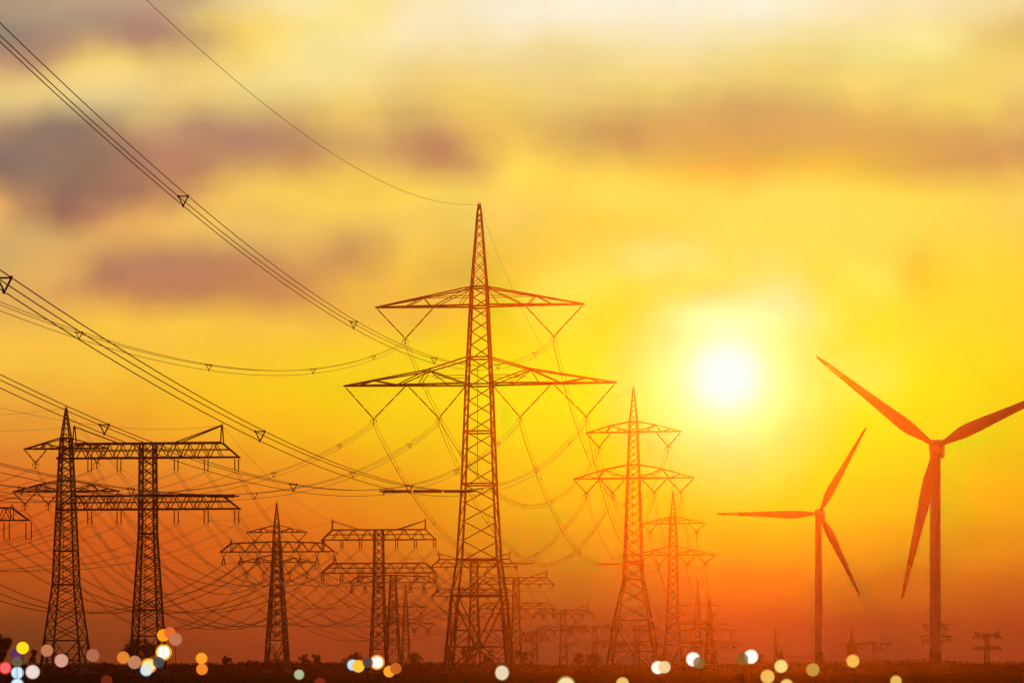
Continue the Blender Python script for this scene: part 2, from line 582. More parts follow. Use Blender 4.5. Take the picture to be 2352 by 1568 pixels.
def danube(cx, D, yaw, top, prof, sections, rings, arms, base_from, label, group, fine=True, leg=4.0, brace=2.0, cross=0.6):
    """tall tower with a spire, a short upper and a long lower arm and V strings.
    arms: (y_bottom, y_attach, half length, knuckle or None, [(outer, apex_x, apex_y, inner), ...])"""
    F = Local(cx, D)
    s = F.s
    R = empty('pylon', F.loc, yaw)
    tag(R, label, 'pylon', group)
    P = [(F.z(y), w * s) for y, w in prof]
    wl, wb = leg * s, brace * s
    body, peak = MB(), MB()
    for y0, y1, n, st in sections:
        tgt = peak if y1 <= arms[0][1] else body
        k = 0.6 if tgt is peak else 1.0
        lattice(tgt, P, F.z(y0), F.z(y1), n, st, wl * (0.75 if tgt is peak else 1), wb * k)
    for y in rings:
        ring(body, P, F.z(y), wb * 1.5)
    base_cross(body, P, F.z(base_from), 0.0, wl * 1.25, wb * 1.1, cross)
    if fine:
        # centre ladder
        body.bar((0, -interp(P, F.z(arms[1][0])), F.z(arms[1][1] + 20)), (0, -interp(P, F.z(arms[1][0] + 220)), F.z(arms[1][0] + 220)), wb * .6)
        n = 22
        for i in range(n):        # climbing pegs on one leg of the spire
            z = F.z(top + (arms[0][0] + 240 - top) * (i + 1) / n)
            w = interp(P, z)
            body.bar((-w, -w, z), (-w - 3.2 * s, -w, z), wb * .35) if z < F.z(arms[0][1]) else \
                peak.bar((-w, -w, z), (-w - 3.2 * s, -w, z), wb * .35)
    z0 = F.z(top)
    earth_clip(peak, (0, 0, z0), 2.4 * s)
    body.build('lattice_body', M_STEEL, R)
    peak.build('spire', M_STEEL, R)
    wz = P[-1][1]
    for k in range(4):
        c = corner(k, wz, 0)
        f = MB()
        hw = 2.6 * s + 0.15
        f.add([(c[0] + i * hw * m, c[1] + j * hw * m, zz) for zz, m in ((-0.2, 1.2), (0.35, 1)) for i, j in ((-1, -1), (1, -1), (1, 1), (-1, 1))],
              [(0, 3, 2, 1), (4, 5, 6, 7), (0, 1, 5, 4), (1, 2, 6, 5), (2, 3, 7, 6), (3, 0, 4, 7)])
        f.build('foot', M_CONC, R)
    pts = {}
    names = (('upper',), ('outer lower', 'inner lower'))
    for lev, (yb, ya, Lh, knk, vs) in enumerate(arms):
        zb, za = F.z(yb), F.z(ya)
        hb, ha = interp(P, zb), interp(P, za)
        tip = Lh * s
        for sd in (-1, 1):
            a = MB()
            tw = 1.6 * s
            tp = [(sd * tip, j * tw, zb) for j in (-1, 1)]
            rb = [(sd * hb, j * hb, zb) for j in (-1, 1)]
            rt = [(sd * ha, j * ha, za) for j in (-1, 1)]
            a.bar(tp[0], tp[1], 3.0 * s)

            def bot(f, j):
                return tuple(rb[j][i] + (tp[j][i] - rb[j][i]) * f for i in range(3))
            if knk:
                fx, yk = knk
                zk = F.z(yk)

                def topc(f, j):
                    yy = bot(f, j)[1]
                    if f < fx:
                        q = f / fx
                        return (sd * (ha + (hb + (tip - hb) * fx - ha) * q), yy, za + (zk - za) * q)
                    q = (f - fx) / (1 - fx)
                    return (bot(f, j)[0], yy, zk + (zb - zk) * q)
            else:
                def topc(f, j):
                    return (sd * (ha + (tip - ha) * f), bot(f, j)[1] if f > .05 else rt[j][1], za + (zb - za) * f)
            br = [0, fx, 0.72, 1] if knk else [0, 0.5, 1]
            for j in (0, 1):
                a.bar(bot(0, j), bot(1, j), wl * 0.8)
                for f0, f1 in zip(br, br[1:]):
                    a.bar(topc(f0, j), topc(f1, j), wl * 0.62)
                if knk:
                    mid = fx * 0.55
                    a.bar(topc(fx, j), bot(0, j), wb)
                    a.bar(topc(fx, j), bot(0.56, j), wb)
                    a.bar(topc(fx, j), bot(fx * 0.5, j), wb * .7)
                    a.bar(topc(fx, j), bot(fx * 1.25, j), wb * .7)
                    a.bar(topc(0.76, j), bot(0.56, j), wb)
                    a.bar(topc(0.76, j), bot(0.88, j), wb * .8)
                    zmid = F.z(yb - 18 * (Lh / 315.0))
                    hm = interp(P, zmid)
                    a.bar((sd * hm, (j * 2 - 1) * hm, zmid), (sd * (hb + (tip - hb) * 0.28), bot(0.28, j)[1], zmid), wb * .6)
                else:
                    a.bar(topc(0.5, j), bot(0.42, j), wb)
                    a.bar(topc(0.5, j), bot(0.68, j), wb * .8)
                    a.bar(rt[j], bot(0.38, j), wb * .8)
                    a.bar(rt[j], bot(0.12, j), wb * .6)
                    zmid = zb + (za - zb) * .5
                    hm = interp(P, zmid)
                    a.bar((sd * hm, (j * 2 - 1) * hm, zmid), topc(0.5, j), wb * .6)
            for f in [k / 9 for k in range(1, 9)]:
                a.bar(bot(f, 0), bot(f + .1, 1), wb * .55)
            a.build('crossarm', M_STEEL, R)
            for iv, (xo, xa, yp, xi) in enumerate(vs):
                zt = zb - 2 * s
                ap = (sd * xa * s, 0, F.z(yp))
                o, i_ = (sd * xo * s, 0, zt), (sd * xi * s, 0, zt)
                yk = MB()
                q = 1.0 * s
                yk.bar((ap[0] - 6 * q, 0, ap[2] - 2 * q), (ap[0] + 6 * q, 0, ap[2] - 2 * q), 1.6 * q)
                yk.bar((ap[0], 0, ap[2] + 3 * q), (ap[0], 0, ap[2] - 14 * q), 1.8 * q)
                for e in (-1, 1):
                    yk.bar((ap[0] + e * 6 * q, 0, ap[2] - 2 * q), (ap[0] + e * 8 * q, 0, ap[2] - 9 * q), 1.0 * q)
                    yk.bar((ap[0] + e * 3 * q, 0, ap[2]), (ap[0] + e * 6 * q, 0, ap[2] + 8 * q), .5 * q)
                if fine:
                    ins = yk.build('insulator', M_STEEL, R)
                    for p in (o, i_):
                        st = MB()
                        sheds(st, p, ap, 1.5 * s)
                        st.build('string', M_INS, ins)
                else:
                    for p in (o, i_):
                        sheds(yk, p, ap, 1.1 * s)
                    yk.build('insulator', M_INS, R)
                nm = names[lev][iv] + (' left' if sd < 0 else ' right')
                w = (ap[0], 0, ap[2] - 11 * s)
                pts[nm] = (F.loc[0] + w[0] * cos(yaw), F.loc[1] + w[0] * sin(yaw), w[2])
    pts['earth'] = (F.loc[0], F.loc[1], z0 + 1.0 * s)
    return pts


G_LINE = 'spired lattice pylons with hanging V strings'
PY = {}
PY['A'] = danube(
    1101, 350, -0.112, 470,
    [(470, 2.0), (490, 4.5), (660, 17.5), (705, 19.5), (884, 28), (1130, 37), (1285, 46), (1367, 57), (1549, 72)],
    [(470, 490, 1, 'x'), (490, 660, 8, 'x'), (660, 705, 2, 'helix'), (705, 822, 4, 'helix'), (822, 884, 2, 'helix'),
     (884, 1112, 6, 'helix'), (1112, 1285, 4, 'helix'), (1285, 1367, 1, 'helix')],
    [660, 705, 822, 884, 992, 1112, 1285, 1367, 1368],
    [(702, 660, 241, None, [(239, 172, 775, 106)]),
     (882, 822, 315, (0.31, 849), [(313, 246, 959, 171), (166, 94, 959, 30)])],
    1367, 'tallest lattice pylon with two wide arms and a spire, standing in the centre foreground', G_LINE, leg=4.6, brace=2.3, cross=0.66)
PY['B'] = danube(
    1455, 402, -0.17, 892,
    [(892, 1), (968, 8.5), (992, 9.5), (1098, 13.5), (1330, 21), (1424, 40), (1540, 57)],
    [(892, 968, 8, 'x'), (968, 1067, 7, 'x'), (1067, 1098, 2, 'x'), (1098, 1330, 11, 'x'), (1330, 1424, 3, 'x')],
    [968, 992, 1067, 1098, 1290, 1330, 1424],
    [(992, 968, 109, (0.42, 976), [(108, 80, 1026, 53)]),
     (1098, 1067, 139, (0.42, 1077), [(138, 109, 1131, 80), (77, 48, 1131, 19)])],
    1424, 'pale yellow-orange spired pylon below and left of the white sun', G_LINE, leg=3.2, brace=1.5)
PY['C'] = danube(
    1546, 418, -0.17, 1132,
    [(1132, .8), (1186, 5.5), (1202, 7), (1274, 9), (1420, 13), (1535, 23)],
    [(1132, 1186, 7, 'x'), (1186, 1254, 5, 'x'), (1254, 1274, 1, 'x'), (1274, 1420, 9, 'x'), (1420, 1480, 2, 'x')],
    [1186, 1202, 1254, 1274, 1420, 1480],
    [(1202, 1186, 73, None, [(72, 54, 1222, 37)]),
     (1274, 1254, 97, (0.38, 1262), [(96, 75, 1295, 55), (52, 32, 1295, 13)])],
    1480, 'smaller hazy spired pylon just right of the pale one below the sun', G_LINE, fine=False, leg=2.4, brace=1.2)
PY['D'] = danube(
    1603, 428, -0.17, 1338,
    [(1338, .6), (1383, 3.5), (1391, 4), (1433, 5.5), (1531, 10)],
    [(1338, 1383, 5, 'x'), (1383, 1433, 4, 'x'), (1433, 1495, 5, 'x')], [1383, 1391, 1433, 1495],
    [(1391, 1383, 46, None, [(45, 34, 1407, 23)]),
     (1433, 1422, 68, (0.38, 1427), [(67, 52, 1448, 37), (35, 22, 1448, 8)])],
    1495, 'tiny faint spired pylon just left of the tiny dark slanting one', G_LINE, fine=False, leg=1.7, brace=.9)
PY['E'] = danube(
    1630, 424, -0.30, 1378,
    [(1378, .8), (1425, 4.5), (1447, 5.5), (1476, 7), (1532, 11)],
    [(1378, 1425, 5, 'x'), (1425, 1476, 4, 'x'), (1476, 1500, 2, 'x')], [1425, 1447, 1476, 1500],
    [(1447, 1438, 62, None, [(61, 50, 1455, 38)]),
     (1476, 1468, 72, (0.4, 1472), [(71, 58, 1484, 44), (40, 28, 1484, 14)])],
    1500, 'tiny dark spired pylon with low slanting arms, rightmost of the receding pylon row', G_LINE, fine=False, leg=2.6, brace=1.4)
PY['F'] = danube(
    152, 350, -0.10, 937,
    [(937, 1), (1006, 10), (1030, 12), (1128, 16.5), (1342, 25), (1470, 40), (1541, 47)],
    [(937, 1006, 8, 'x'), (1006, 1104, 6, 'x'), (1104, 1128, 1, 'x'), (1128, 1342, 10, 'x'), (1342, 1470, 4, 'x')],
    [1006, 1030, 1104, 1128, 1265, 1342, 1470],
    [(1030, 1006, 99, (0.4, 1016), [(98, 72, 1062, 46)]),
     (1128, 1104, 125, (0.4, 1112), [(124, 97, 1157, 71), (68, 42, 1157, 18)])],
    1470, 'dark spired pylon furthest left, standing behind the left end of the big T-shaped pylon', G_LINE, leg=3.6, brace=1.8)
PY['I'] = danube(
    635.5, 392, -0.10, 1157,
    [(1157, .8), (1206, 5.5), (1222, 6.5), (1291, 9), (1400, 13), (1535, 24)],
    [(1157, 1206, 8, 'x'), (1206, 1273, 5, 'x'), (1273, 1291, 1, 'x'), (1291, 1470, 9, 'x')],
    [1206, 1222, 1273, 1291, 1400, 1470],
    [(1222, 1206, 70, (0.4, 1212), [(69, 51, 1243, 33)]),
     (1291, 1273, 90, (0.4, 1280), [(89, 70, 1315, 50), (47, 30, 1315, 12)])],
    1470, 'red spired pylon between two T-shaped pylons, rising behind a wide single-armed one', G_LINE, fine=False, leg=2.2, brace=1.1)
PY['K'] = danube(
    932, 416, -0.10, 1345,
    [(1345, .6), (1384, 3.5), (1393, 4), (1432, 5.5), (1532, 10)],
    [(1345, 1384, 5, 'x'), (1384, 1432, 4, 'x'), (1432, 1495, 6, 'x')], [1384, 1393, 1432, 1495],
    [(1393, 1384, 50, (.4, 1387), [(49, 36, 1407, 23)]),
     (1432, 1420, 66, (0.4, 1425), [(65, 50, 1446, 35), (33, 21, 1446, 8)])],
    1495, 'faint small spired pylon to the left of the tallest pylon, right of the twin masts', G_LINE, fine=False, leg=1.7, brace=.85)
PY['R'] = danube(
    2150, 420, -0.10, 1418,
    [(1418, .6), (1430, 3), (1434, 3.5), (1461, 5), (1528, 9)],
    [(1418, 1430, 2, 'x'), (1430, 1461, 3, 'x'), (1461, 1500, 4, 'x')], [1430, 1434, 1461],
    [(1434, 1429, 28, None, [(27, 21, 1441, 14)]),
     (1461, 1455, 36, None, [(35, 28, 1469, 20), (18, 12, 1469, 5)])],
    1500, 'far pylon on the horizon hidden behind the foot of the larger wind turbine', G_LINE, fine=False, leg=1.8, brace=1.0)


def tee(cx, D, yaw, prof, tops, arms, sections, rings, label, group, hanger='pair', horn=None, fine=True, leg=3.0, brace=1.6):
    """flat-topped tower with box girder arms. arms: (y_top, y_bottom, half_top, half_bottom, [insulator x...], length)"""
    F = Local(cx, D)
    s = F.s
    R = empty('pylon', F.loc, yaw)
    tag(R, label, 'pylon', group)
    P = [(F.z(y), w * s) for y, w in prof]
    wl, wb = leg * s, brace * s
    body = MB()
    for y0, y1, n, st in sections:
        lattice(body, P, F.z(y0), F.z(y1), n, st, wl, wb)
    last = sections[-1][1]
    lattice(body, P, F.z(last), 0.0, max(1, int(round((F.base - last) / (2.3 * prof[-1][1])))), 'x', wl * 1.1, wb)
    for y in rings:
        ring(body, P, F.z(y), wb * 1.6)
    body.bar((0, -interp(P, F.z(tops)), F.z(tops)), (0, -P[-1][1], 0), wb * .7)
    body.build('lattice_body', M_STEEL, R)
    for k in range(4):
        c = corner(k, P[-1][1], 0)
        f = MB()
        f.box((c[0], c[1], 0.05), (0.3 + 4 * s, 0.3 + 4 * s, 0.6))
        f.build('foot', M_CONC, R)
    pts = {}
    for lev, (yt, yb, ht, hb, xs, Li) in enumerate(arms):
        zt, zb = F.z(yt), F.z(yb)
        d = interp(P, zb)
        arm = MB()
        npan = max(2, int(round(ht / 34.0))) if horn != 'spread' else 4
        sag_top = 0.0
        post = horn == 'single'
        for j in (-1, 1):
            y = j * d
            for sd in (-1, 1):
                xt, xb = sd * ht * s, sd * hb * s
                ze = zt - (4 * s if post else 0)
                arm.bar((0, y, zt), (xt, y, ze), wl * .8)
                arm.bar((0, y, zb), (xb, y * .5, zb), wl * .8)
                arm.bar((xt, y, ze), (xb, y * .5, zb), wl * .7)
                if not post:
                    zm = zt + (zb - zt) * .48
                    arm.bar((0, y, zm), (sd * (ht + (hb - ht) * .48) * s, y * .8, zm), wb * .9)
                else:
                    arm.bar((xt, y, ze), (xt, y, zb), wb)
                # zigzag web
                x0 = sd * d
                for i in range(npan):
                    a = x0 + (xt - x0) * i / npan
                    b = x0 + (xt - x0) * (i + 1) / npan
                    m = (a + b) / 2
                    za = zt - (4 * s * abs(a / xt) if post else 0)
                    zc = zt - (4 * s * abs(b / xt) if post else 0)
                    arm.bar((a, y, zb), (m, y, (za + zc) / 2), wb)
                    arm.bar((m, y, (za + zc) / 2), (b, y, zb), wb)
        for i in range(9):
            x = (-1 + i / 4.0) * ht * s
            arm.bar((x, -d, zb), (x, d, zb), wb * .7)
            arm.bar((x, -d, zt), (x, d, zt), wb * .7)
        for sd in (-1, 1):
            arm.bar((sd * hb * s, -d * .5 - wl * .4, zb), (sd * hb * s, d * .5 + wl * .4, zb), wl)
        A = arm.build('crossarm', M_STEEL, R)
        if lev == 0 and horn not in (None, 'single', 'spread'):
            hx, hy, hin = horn
            for sd in (-1, 1):
                h = MB()
                tp = (sd * hx * s, 0, F.z(hy))
                for j in (-1, 1):
                    h.bar((sd * ht * s, j * d, zt), (tp[0], j * d * .25, tp[2]), wb * 1.3)
                    h.bar((sd * hin * s, j * d, zt), (tp[0], j * d * .25, tp[2]), wb * 1.3)
                h.bar((tp[0], -d * .25, tp[2]), (tp[0], d * .25, tp[2]), wb)
                earth_clip(h, (tp[0], 0, tp[2]), 1.8 * s)
                h.build('earth_horn', M_STEEL, R)
                pts['earth left' if sd < 0 else 'earth right'] = (F.loc[0] + tp[0] * cos(yaw), F.loc[1] + tp[0] * sin(yaw), tp[2])
        if post:
            for sd in (-1, 1):
                h = MB()
                for j in (-1, 1):
                    h.bar((sd * ht * s, j * d, zt - 4 * s), (sd * ht * s, 0, zt + 1.5 * s), wb)
                earth_clip(h, (sd * ht * s, 0, zt + 1.5 * s), 1.6 * s)
                h.build('earth_horn', M_STEEL, R)
                pts['earth left' if sd < 0 else 'earth right'] = (F.loc[0] + sd * ht * s * cos(yaw), F.loc[1] + sd * ht * s * sin(yaw), zt + 1.5 * s)
        for i, x in enumerate(xs):
            xm = x * s
            b = MB()
            zE = zb - Li * s
            g = 4.2 * s * (Li / 33.0 if hanger == 'pair' else 1)
            g = max(g, 1.6 * s)
            if hanger == 'pair':
                for e in (-1, 1):
                    b.tube([(xm + e * g, 0, zb), (xm + e * g, 0, zb - (zb - zE) * .1), (xm + e * g, 0, zb - (zb - zE) * .12),
                            (xm + e * g, 0, zE + (zb - zE) * .18), (xm + e * g, 0, zE + (zb - zE) * .17), (xm + e * g, 0, zE)],
                           [.5 * s, .5 * s, 1.25 * s, 1.25 * s, .6 * s, .6 * s], 6)
                zc = zE + (zb - zE) * .13
                b.bar((xm - g, 0, zc), (xm + g, 0, zc), 1.0 * s)
                if fine:
                    for e in (-1, 1):
                        b.bar((xm + e * g, 0, zE + (zb - zE) * .2), (xm + e * (g + 3 * s), 0, zE + (zb - zE) * .26), .6 * s)
            else:
                # U shaped link above a spread pair of ribbed strings
                u = 3.0 * s
                zu = zb - Li * s * .36
                zl = zb - Li * s * .45
                for e in (-1, 1):
                    b.bar((xm + e * u, 0, zb), (xm + e * u, 0, zu), 1.2 * s)
                    sheds(b, (xm + e * .6 * s, 0, zl), (xm + e * 4.2 * s, 0, zE), 1.5 * s)
                b.bar((xm - u, 0, zu), (xm + u, 0, zu), 1.2 * s)
                b.bar((xm, 0, zu), (xm, 0, zl), 1.4 * s)
                b.bar((xm - 6 * s, 0, zE), (xm + 6 * s, 0, zE), .9 * s)
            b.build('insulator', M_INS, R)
            ar = 'upper arm' if (lev == 0 and len(arms) > 1) else ('lower arm' if len(arms) > 1 else 'single arm')
            pts[(ar, i)] = (F.loc[0] + xm * cos(yaw), F.loc[1] + xm * sin(yaw), zE)
    return pts


G_TEE = 'T-shaped pylons with two girder arms'
G_ONE = 'pylons with one wide girder arm'
XS = [-207, -137, -68, 66, 136, 207]


def xs(k):
    return [x * k for x in XS]


PY['G'] = tee(340, 300, -0.10, [(1018, 15.5), (1225, 17.5), (1340, 24), (1550, 35)], 1018,
              [(1018, 1051, 173, 212, XS, 34), (1138, 1169, 173, 213, XS, 37)],
              [(1018, 1051, 1, 'x'), (1051, 1138, 4, 'x'), (1138, 1169, 1, 'x'), (1169, 1225, 2, 'x'), (1225, 1460, 9, 'x')],
              [1018, 1051, 1138, 1169, 1225, 1400, 1460],
              'large dark T-shaped pylon at left with two long girder arms, upper one horned', G_TEE, horn=(173, 978, 66), leg=4.0, brace=1.9)
PY['H'] = tee(870, 370, -0.10, [(1216, 9.5), (1350, 11.5), (1540, 19)], 1216,
              [(1216, 1239, 108, 132, xs(.625), 20), (1293, 1315, 108, 133, xs(.63), 21)],
              [(1216, 1239, 1, 'x'), (1239, 1293, 3, 'x'), (1293, 1315, 1, 'x'), (1315, 1350, 2, 'x'), (1350, 1490, 7, 'x')],
              [1216, 1239, 1293, 1315, 1348, 1490],
              'mid-sized T-shaped pylon with horned arm, left of the tallest pylon', G_TEE, horn=(108, 1195, 42), leg=3.0, brace=1.4)
PY['L'] = tee(1089, 398, -0.10, [(1284, 7.5), (1400, 9), (1535, 15)], 1284,
              [(1284, 1301, 80, 99, xs(.47), 7), (1353, 1368, 80, 99, xs(.47), 7)],
              [(1284, 1301, 1, 'x'), (1301, 1353, 3, 'x'), (1353, 1368, 1, 'x'), (1368, 1490, 7, 'x')],
              [1284, 1301, 1353, 1368, 1490],
              'T-shaped pylon seen through the legs of the tallest pylon', G_TEE, horn=(83, 1270, 33), leg=2.5, brace=1.2, fine=False)
PY['M'] = tee(1185.5, 406, -0.10, [(1326, 6.5), (1420, 8), (1534, 13)], 1326,
              [(1326, 1340, 70, 86, xs(.41), 6), (1384, 1397, 70, 86, xs(.41), 6)],
              [(1326, 1340, 1, 'x'), (1340, 1384, 3, 'x'), (1384, 1397, 1, 'x'), (1397, 1495, 6, 'x')],
              [1326, 1340, 1384, 1397, 1495],
              'T-shaped pylon right behind the right leg of the tallest pylon', G_TEE, horn=(71, 1313, 28), leg=2.2, brace=1.1, fine=False)
PY['N'] = tee(1294, 414, -0.10, [(1400, 5), (1531, 8.5)], 1400,
              [(1400, 1409.5, 56, 68, xs(.33), 9.5), (1438, 1447, 56, 62, xs(.3), 8)],
              [(1400, 1409.5, 1, 'x'), (1409.5, 1438, 3, 'x'), (1438, 1447, 1, 'x'), (1447, 1500, 5, 'x')],
              [1400, 1409.5, 1438, 1447],
              'small far T-shaped pylon midway between the tallest and the pale pylon', G_TEE, horn=(56, 1388, 22), leg=1.8, brace=1.0, fine=False)
PY['O'] = tee(1366, 420, -0.10, [(1436, 4.5), (1530, 7)], 1436,
              [(1436, 1443, 50, 56, xs(.27), 9), (1471, 1479, 50, 60, xs(.29), 8)],
              [(1436, 1443, 1, 'x'), (1443, 1471, 3, 'x'), (1471, 1479, 1, 'x'), (1479, 1505, 3, 'x')], [1436, 1443, 1471, 1479],
              'tiny far T-shaped pylon just left of the legs of the pale pylon', G_TEE, horn=(47, 1427, 19), leg=1.8, brace=1.0, fine=False)
PY['U'] = tee(1462, 424, -0.10, [(1437, 4.5), (1530, 7)], 1437,
              [(1437, 1447, 50, 58, xs(.27), 8), (1475, 1482, 50, 58, xs(.28), 8)],
              [(1437, 1447, 1, 'x'), (1447, 1475, 3, 'x'), (1475, 1482, 1, 'x'), (1482, 1505, 3, 'x')], [1437, 1447, 1475, 1482],
              'tiny far T-shaped pylon framed by the legs of the pale pylon', G_TEE, horn=(47, 1428, 19), leg=1.8, brace=1.0, fine=False)
PY['S'] = tee(2267, 418, -0.10, [(1455, 3.5), (1529, 6)], 1455,
              [(1455, 1461, 25, 31, xs(.145), 6), (1483, 1488, 25, 30, xs(.145), 5)],
              [(1455, 1461, 1, 'x'), (1461, 1483, 3, 'x'), (1483, 1488, 1, 'x'), (1488, 1505, 3, 'x')], [1455, 1461, 1483, 1488],
              'tiny far T-shaped pylon on the horizon, rightmost in view', G_TEE, horn=(28, 1450, 12), leg=1.8, brace=1.1, fine=False)
OX = [-125, -85, -45, 53, 93, 134]
PY['T'] = tee(-99, 330, -0.10, [(1160, 11), (1195, 12), (1546, 32)], 1160,
              [(1163, 1195, 130, 169, [x * 1.26 for x in OX], 50)],
              [(1160, 1195, 1, 'x'), (1195, 1470, 10, 'x')], [1160, 1195, 1330],
              'dark pylon cut by the left picture edge, only its girder end and long insulator showing', G_ONE, horn='single', leg=3.2, brace=1.6)
PY['J2'] = tee(636.5, 368, -0.10, [(1243, 7.5), (1266, 8.5), (1538, 25)], 1243,
               [(1243, 1266.5, 107, 132, OX, 29)],
               [(1243, 1266, 1, 'x'), (1266, 1470, 11, 'x')], [1243, 1266, 1367, 1470],
               'wide single-armed pylon standing left of the mid-sized T-shaped pylon', G_ONE, hanger='u', horn='single', leg=3.0, brace=1.5)
PY['J3'] = tee(903, 394, -0.10, [(1320, 6), (1337, 6.5), (1534, 16)], 1320,
               [(1320, 1337, 83, 101, [x * .765 for x in OX], 23)],
               [(1320, 1337, 1, 'x'), (1337, 1480, 9, 'x')], [1320, 1337, 1400, 1480],
               'smaller single-armed pylon close behind the mid-sized T-shaped pylon', G_ONE, hanger='u', horn='single', leg=2.4, brace=1.2, fine=False)
PY['J4'] = tee(1227.5, 416, -0.10, [(1449, 3.8), (1458, 4.2), (1530, 8)], 1449,
               [(1449, 1458, 26, 31, [x * .23 for x in OX], 13)],
               [(1449, 1458, 1, 'x'), (1458, 1510, 5, 'x')], [1449, 1458],
               'tiny single-armed pylon right of the tallest pylon, beside far T-shaped ones', G_ONE, hanger='u', horn='single', leg=1.7, brace=.9, fine=False)
PY['Q'] = tee(2008, 421, -0.10, [(1473, 3.8), (1529, 5)], 1473,
              [(1473, 1479, 36, 41, [-30, -15, 15, 30], 12)],
              [(1473, 1479, 1, 'x'), (1479, 1510, 4, 'x')], [1473, 1479],
              'tiny single-armed pylon between the two wind turbines, right of a spired tower', G_ONE, hanger='u', horn='single', leg=1.8, brace=1.0, fine=False)

# ------------------------------------------------------------------ cables


def sagged(a, b, sag, n=44, ymin=-60):
    out = []
    for i in range(n + 1):
        t = i / n
        out.append(tuple(a[k] + (b[k] - a[k]) * t - (4 * sag * t * (1 - t) if k == 2 else 0) for k in range(3)))
    return out


def cable(a, b, sag, label, group, wires=((0, 0),), r=0.03, spacers=0, name='power_cable', cat='power cable', n=44, spr=0.02):
    pts = sagged(a, b, sag, n)
    dx, dy = b[0] - a[0], b[1] - a[1]
    L = hypot(dx, dy)
    lx, ly = -dy / L, dx / L
    if lx < 0:
        lx, ly = -lx, -ly

    def shift(p, w):
        return (p[0] + lx * w[0], p[1] + ly * w[0], p[2] + w[1])
    if len(wires) == 1:
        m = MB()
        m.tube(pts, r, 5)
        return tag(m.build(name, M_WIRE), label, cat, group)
    R = tag(empty(name, a), label, cat, group)
    org = a

    def rel(p):
        return tuple(p[k] - org[k] for k in range(3))
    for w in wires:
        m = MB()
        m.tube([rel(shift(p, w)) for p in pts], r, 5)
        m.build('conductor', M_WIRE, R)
    for f in ([(k + 0.62) / (spacers + 0.3) for k in range(spacers)] if isinstance(spacers, int) else spacers):
        f *= n
        i = min(int(f), n - 1)
        q = f - i
        p = tuple(pts[i][c] + (pts[i + 1][c] - pts[i][c]) * q for c in range(3))
        m = MB()
        cs = [rel(shift(p, w)) for w in wires]
        for i in range(len(cs)):
            if len(cs) == 2 and i:
                break
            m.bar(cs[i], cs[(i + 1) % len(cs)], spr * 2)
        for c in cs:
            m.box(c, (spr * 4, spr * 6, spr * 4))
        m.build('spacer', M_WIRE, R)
    return R


TRI = ((-0.27, 0.18), (0.27, 0.18), (0, -0.34))
DUO = ((-0.2, 0), (0.2, 0))
# spans from the tallest pylon back over the viewer's left shoulder
ENDS = {
    'upper right': ((-37.07, -42.70, 45.53), 19.88),
    'upper left': ((-58.99, -35.93, 45.45), 20.09),
    'outer lower right': ((-33.53, -39.55, 32.52), 20.14),
    'inner lower right': ((-41.83, -37.42, 34.83), 20.90),
    'inner lower left': ((-54.86, -42.95, 35.51), 21.67),
    'outer lower left': ((-63.65, -34.69, 36.33), 21.62),
}
NEAR = 'three-wire cables from the tallest pylon towards the viewer'
for k, (e, sg) in ENDS.items():
    cable(PY['A'][k], e, sg, 'three-wire cable from the %s string, tallest pylon to left edge' % k,
          NEAR, TRI, 0.024, (.07, .178, .31, .42, .555, .667), n=90, spr=0.03)
cable(PY['A']['earth'], (-48.91, -35.27, 64.83), 18.56, 'single thin wire sweeping from the tip of the tallest pylon to the top edge',
      None, r=0.022, name='earth_wire', n=80)
DN = ['upper left', 'upper right', 'outer lower left', 'inner lower left', 'inner lower right', 'outer lower right']
for a, b, na, nb, sg, wires, sp in (
        ('A', 'B', 'the tallest pylon', 'the pale pylon', 15.5, TRI, 6),
        ('B', 'C', 'the pale pylon', 'the smaller hazy pylon', 4.5, DUO, 0),
        ('C', 'D', 'the smaller hazy pylon', 'the tiny faint pylon', 2.5, None, 0)):
    for k in DN:
        cable(PY[a][k], PY[b][k], sg, '%s cable receding from %s to %s' % (k, na, nb), 'cables receding towards the sun',
              wires or ((0, 0),), 0.026 if wires else 0.036, sp, n=48)
    cable(PY[a]['earth'], PY[b]['earth'], sg * .7, 'thin wire between the tips of %s and %s' % (na, nb),
          'thin top wires between pylon tips', r=0.018, name='earth_wire')
# far continuation to the right
for i, k in enumerate(('upper right', 'outer lower right', 'inner lower right')):
    p = PY['E'][k]
    cable(p, (p[0] + 27 + 2 * i, 433, p[2] - .4), .8, 'faint %s wire running right from the tiny dark pylon over the horizon' % k,
          'faint wires above the right horizon', r=0.03, n=24)


def before(key, dst, src, scale=1.0):
    """attachment on the pylon before the first one seen, outside the frame"""
    d = [dst[i] - src[i] for i in range(3)]
    return d


SHIFT_F = (-25.0, -215.0, -1.5)
for k in DN:
    p = PY['F'][k]
    q = tuple(p[i] + SHIFT_F[i] for i in range(3))
    cable(p, q, 11.5, '%s cable pair from the spired left pylon leaving the left edge' % k, 'cables leaving the left edge', DUO, 0.022, 3)
cable(PY['F']['earth'], tuple(PY['F']['earth'][i] + SHIFT_F[i] for i in range(3)), 8,
      'thin wire from the tip of the spired left pylon leaving the left edge', 'thin top wires between pylon tips', r=0.018, name='earth_wire')
for a, b, na, nb, sg, w in (('F', 'I', 'spired left pylon', 'red spired pylon', 12.5, DUO), ('I', 'K', 'red spired pylon', 'faint small spired pylon', 4.5, None)):
    for k in DN:
        cable(PY[a][k], PY[b][k], sg, '%s cable from the %s to the %s' % (k, na, nb), 'cables between the left spired pylons',
              w or ((0, 0),), 0.03 if w else 0.036, 4 if w else 0)
    cable(PY[a]['earth'], PY[b]['earth'], sg * .65, 'thin wire between the tips of the %s and %s' % (na, nb),
          'thin top wires between pylon tips', r=0.018, name='earth_wire')

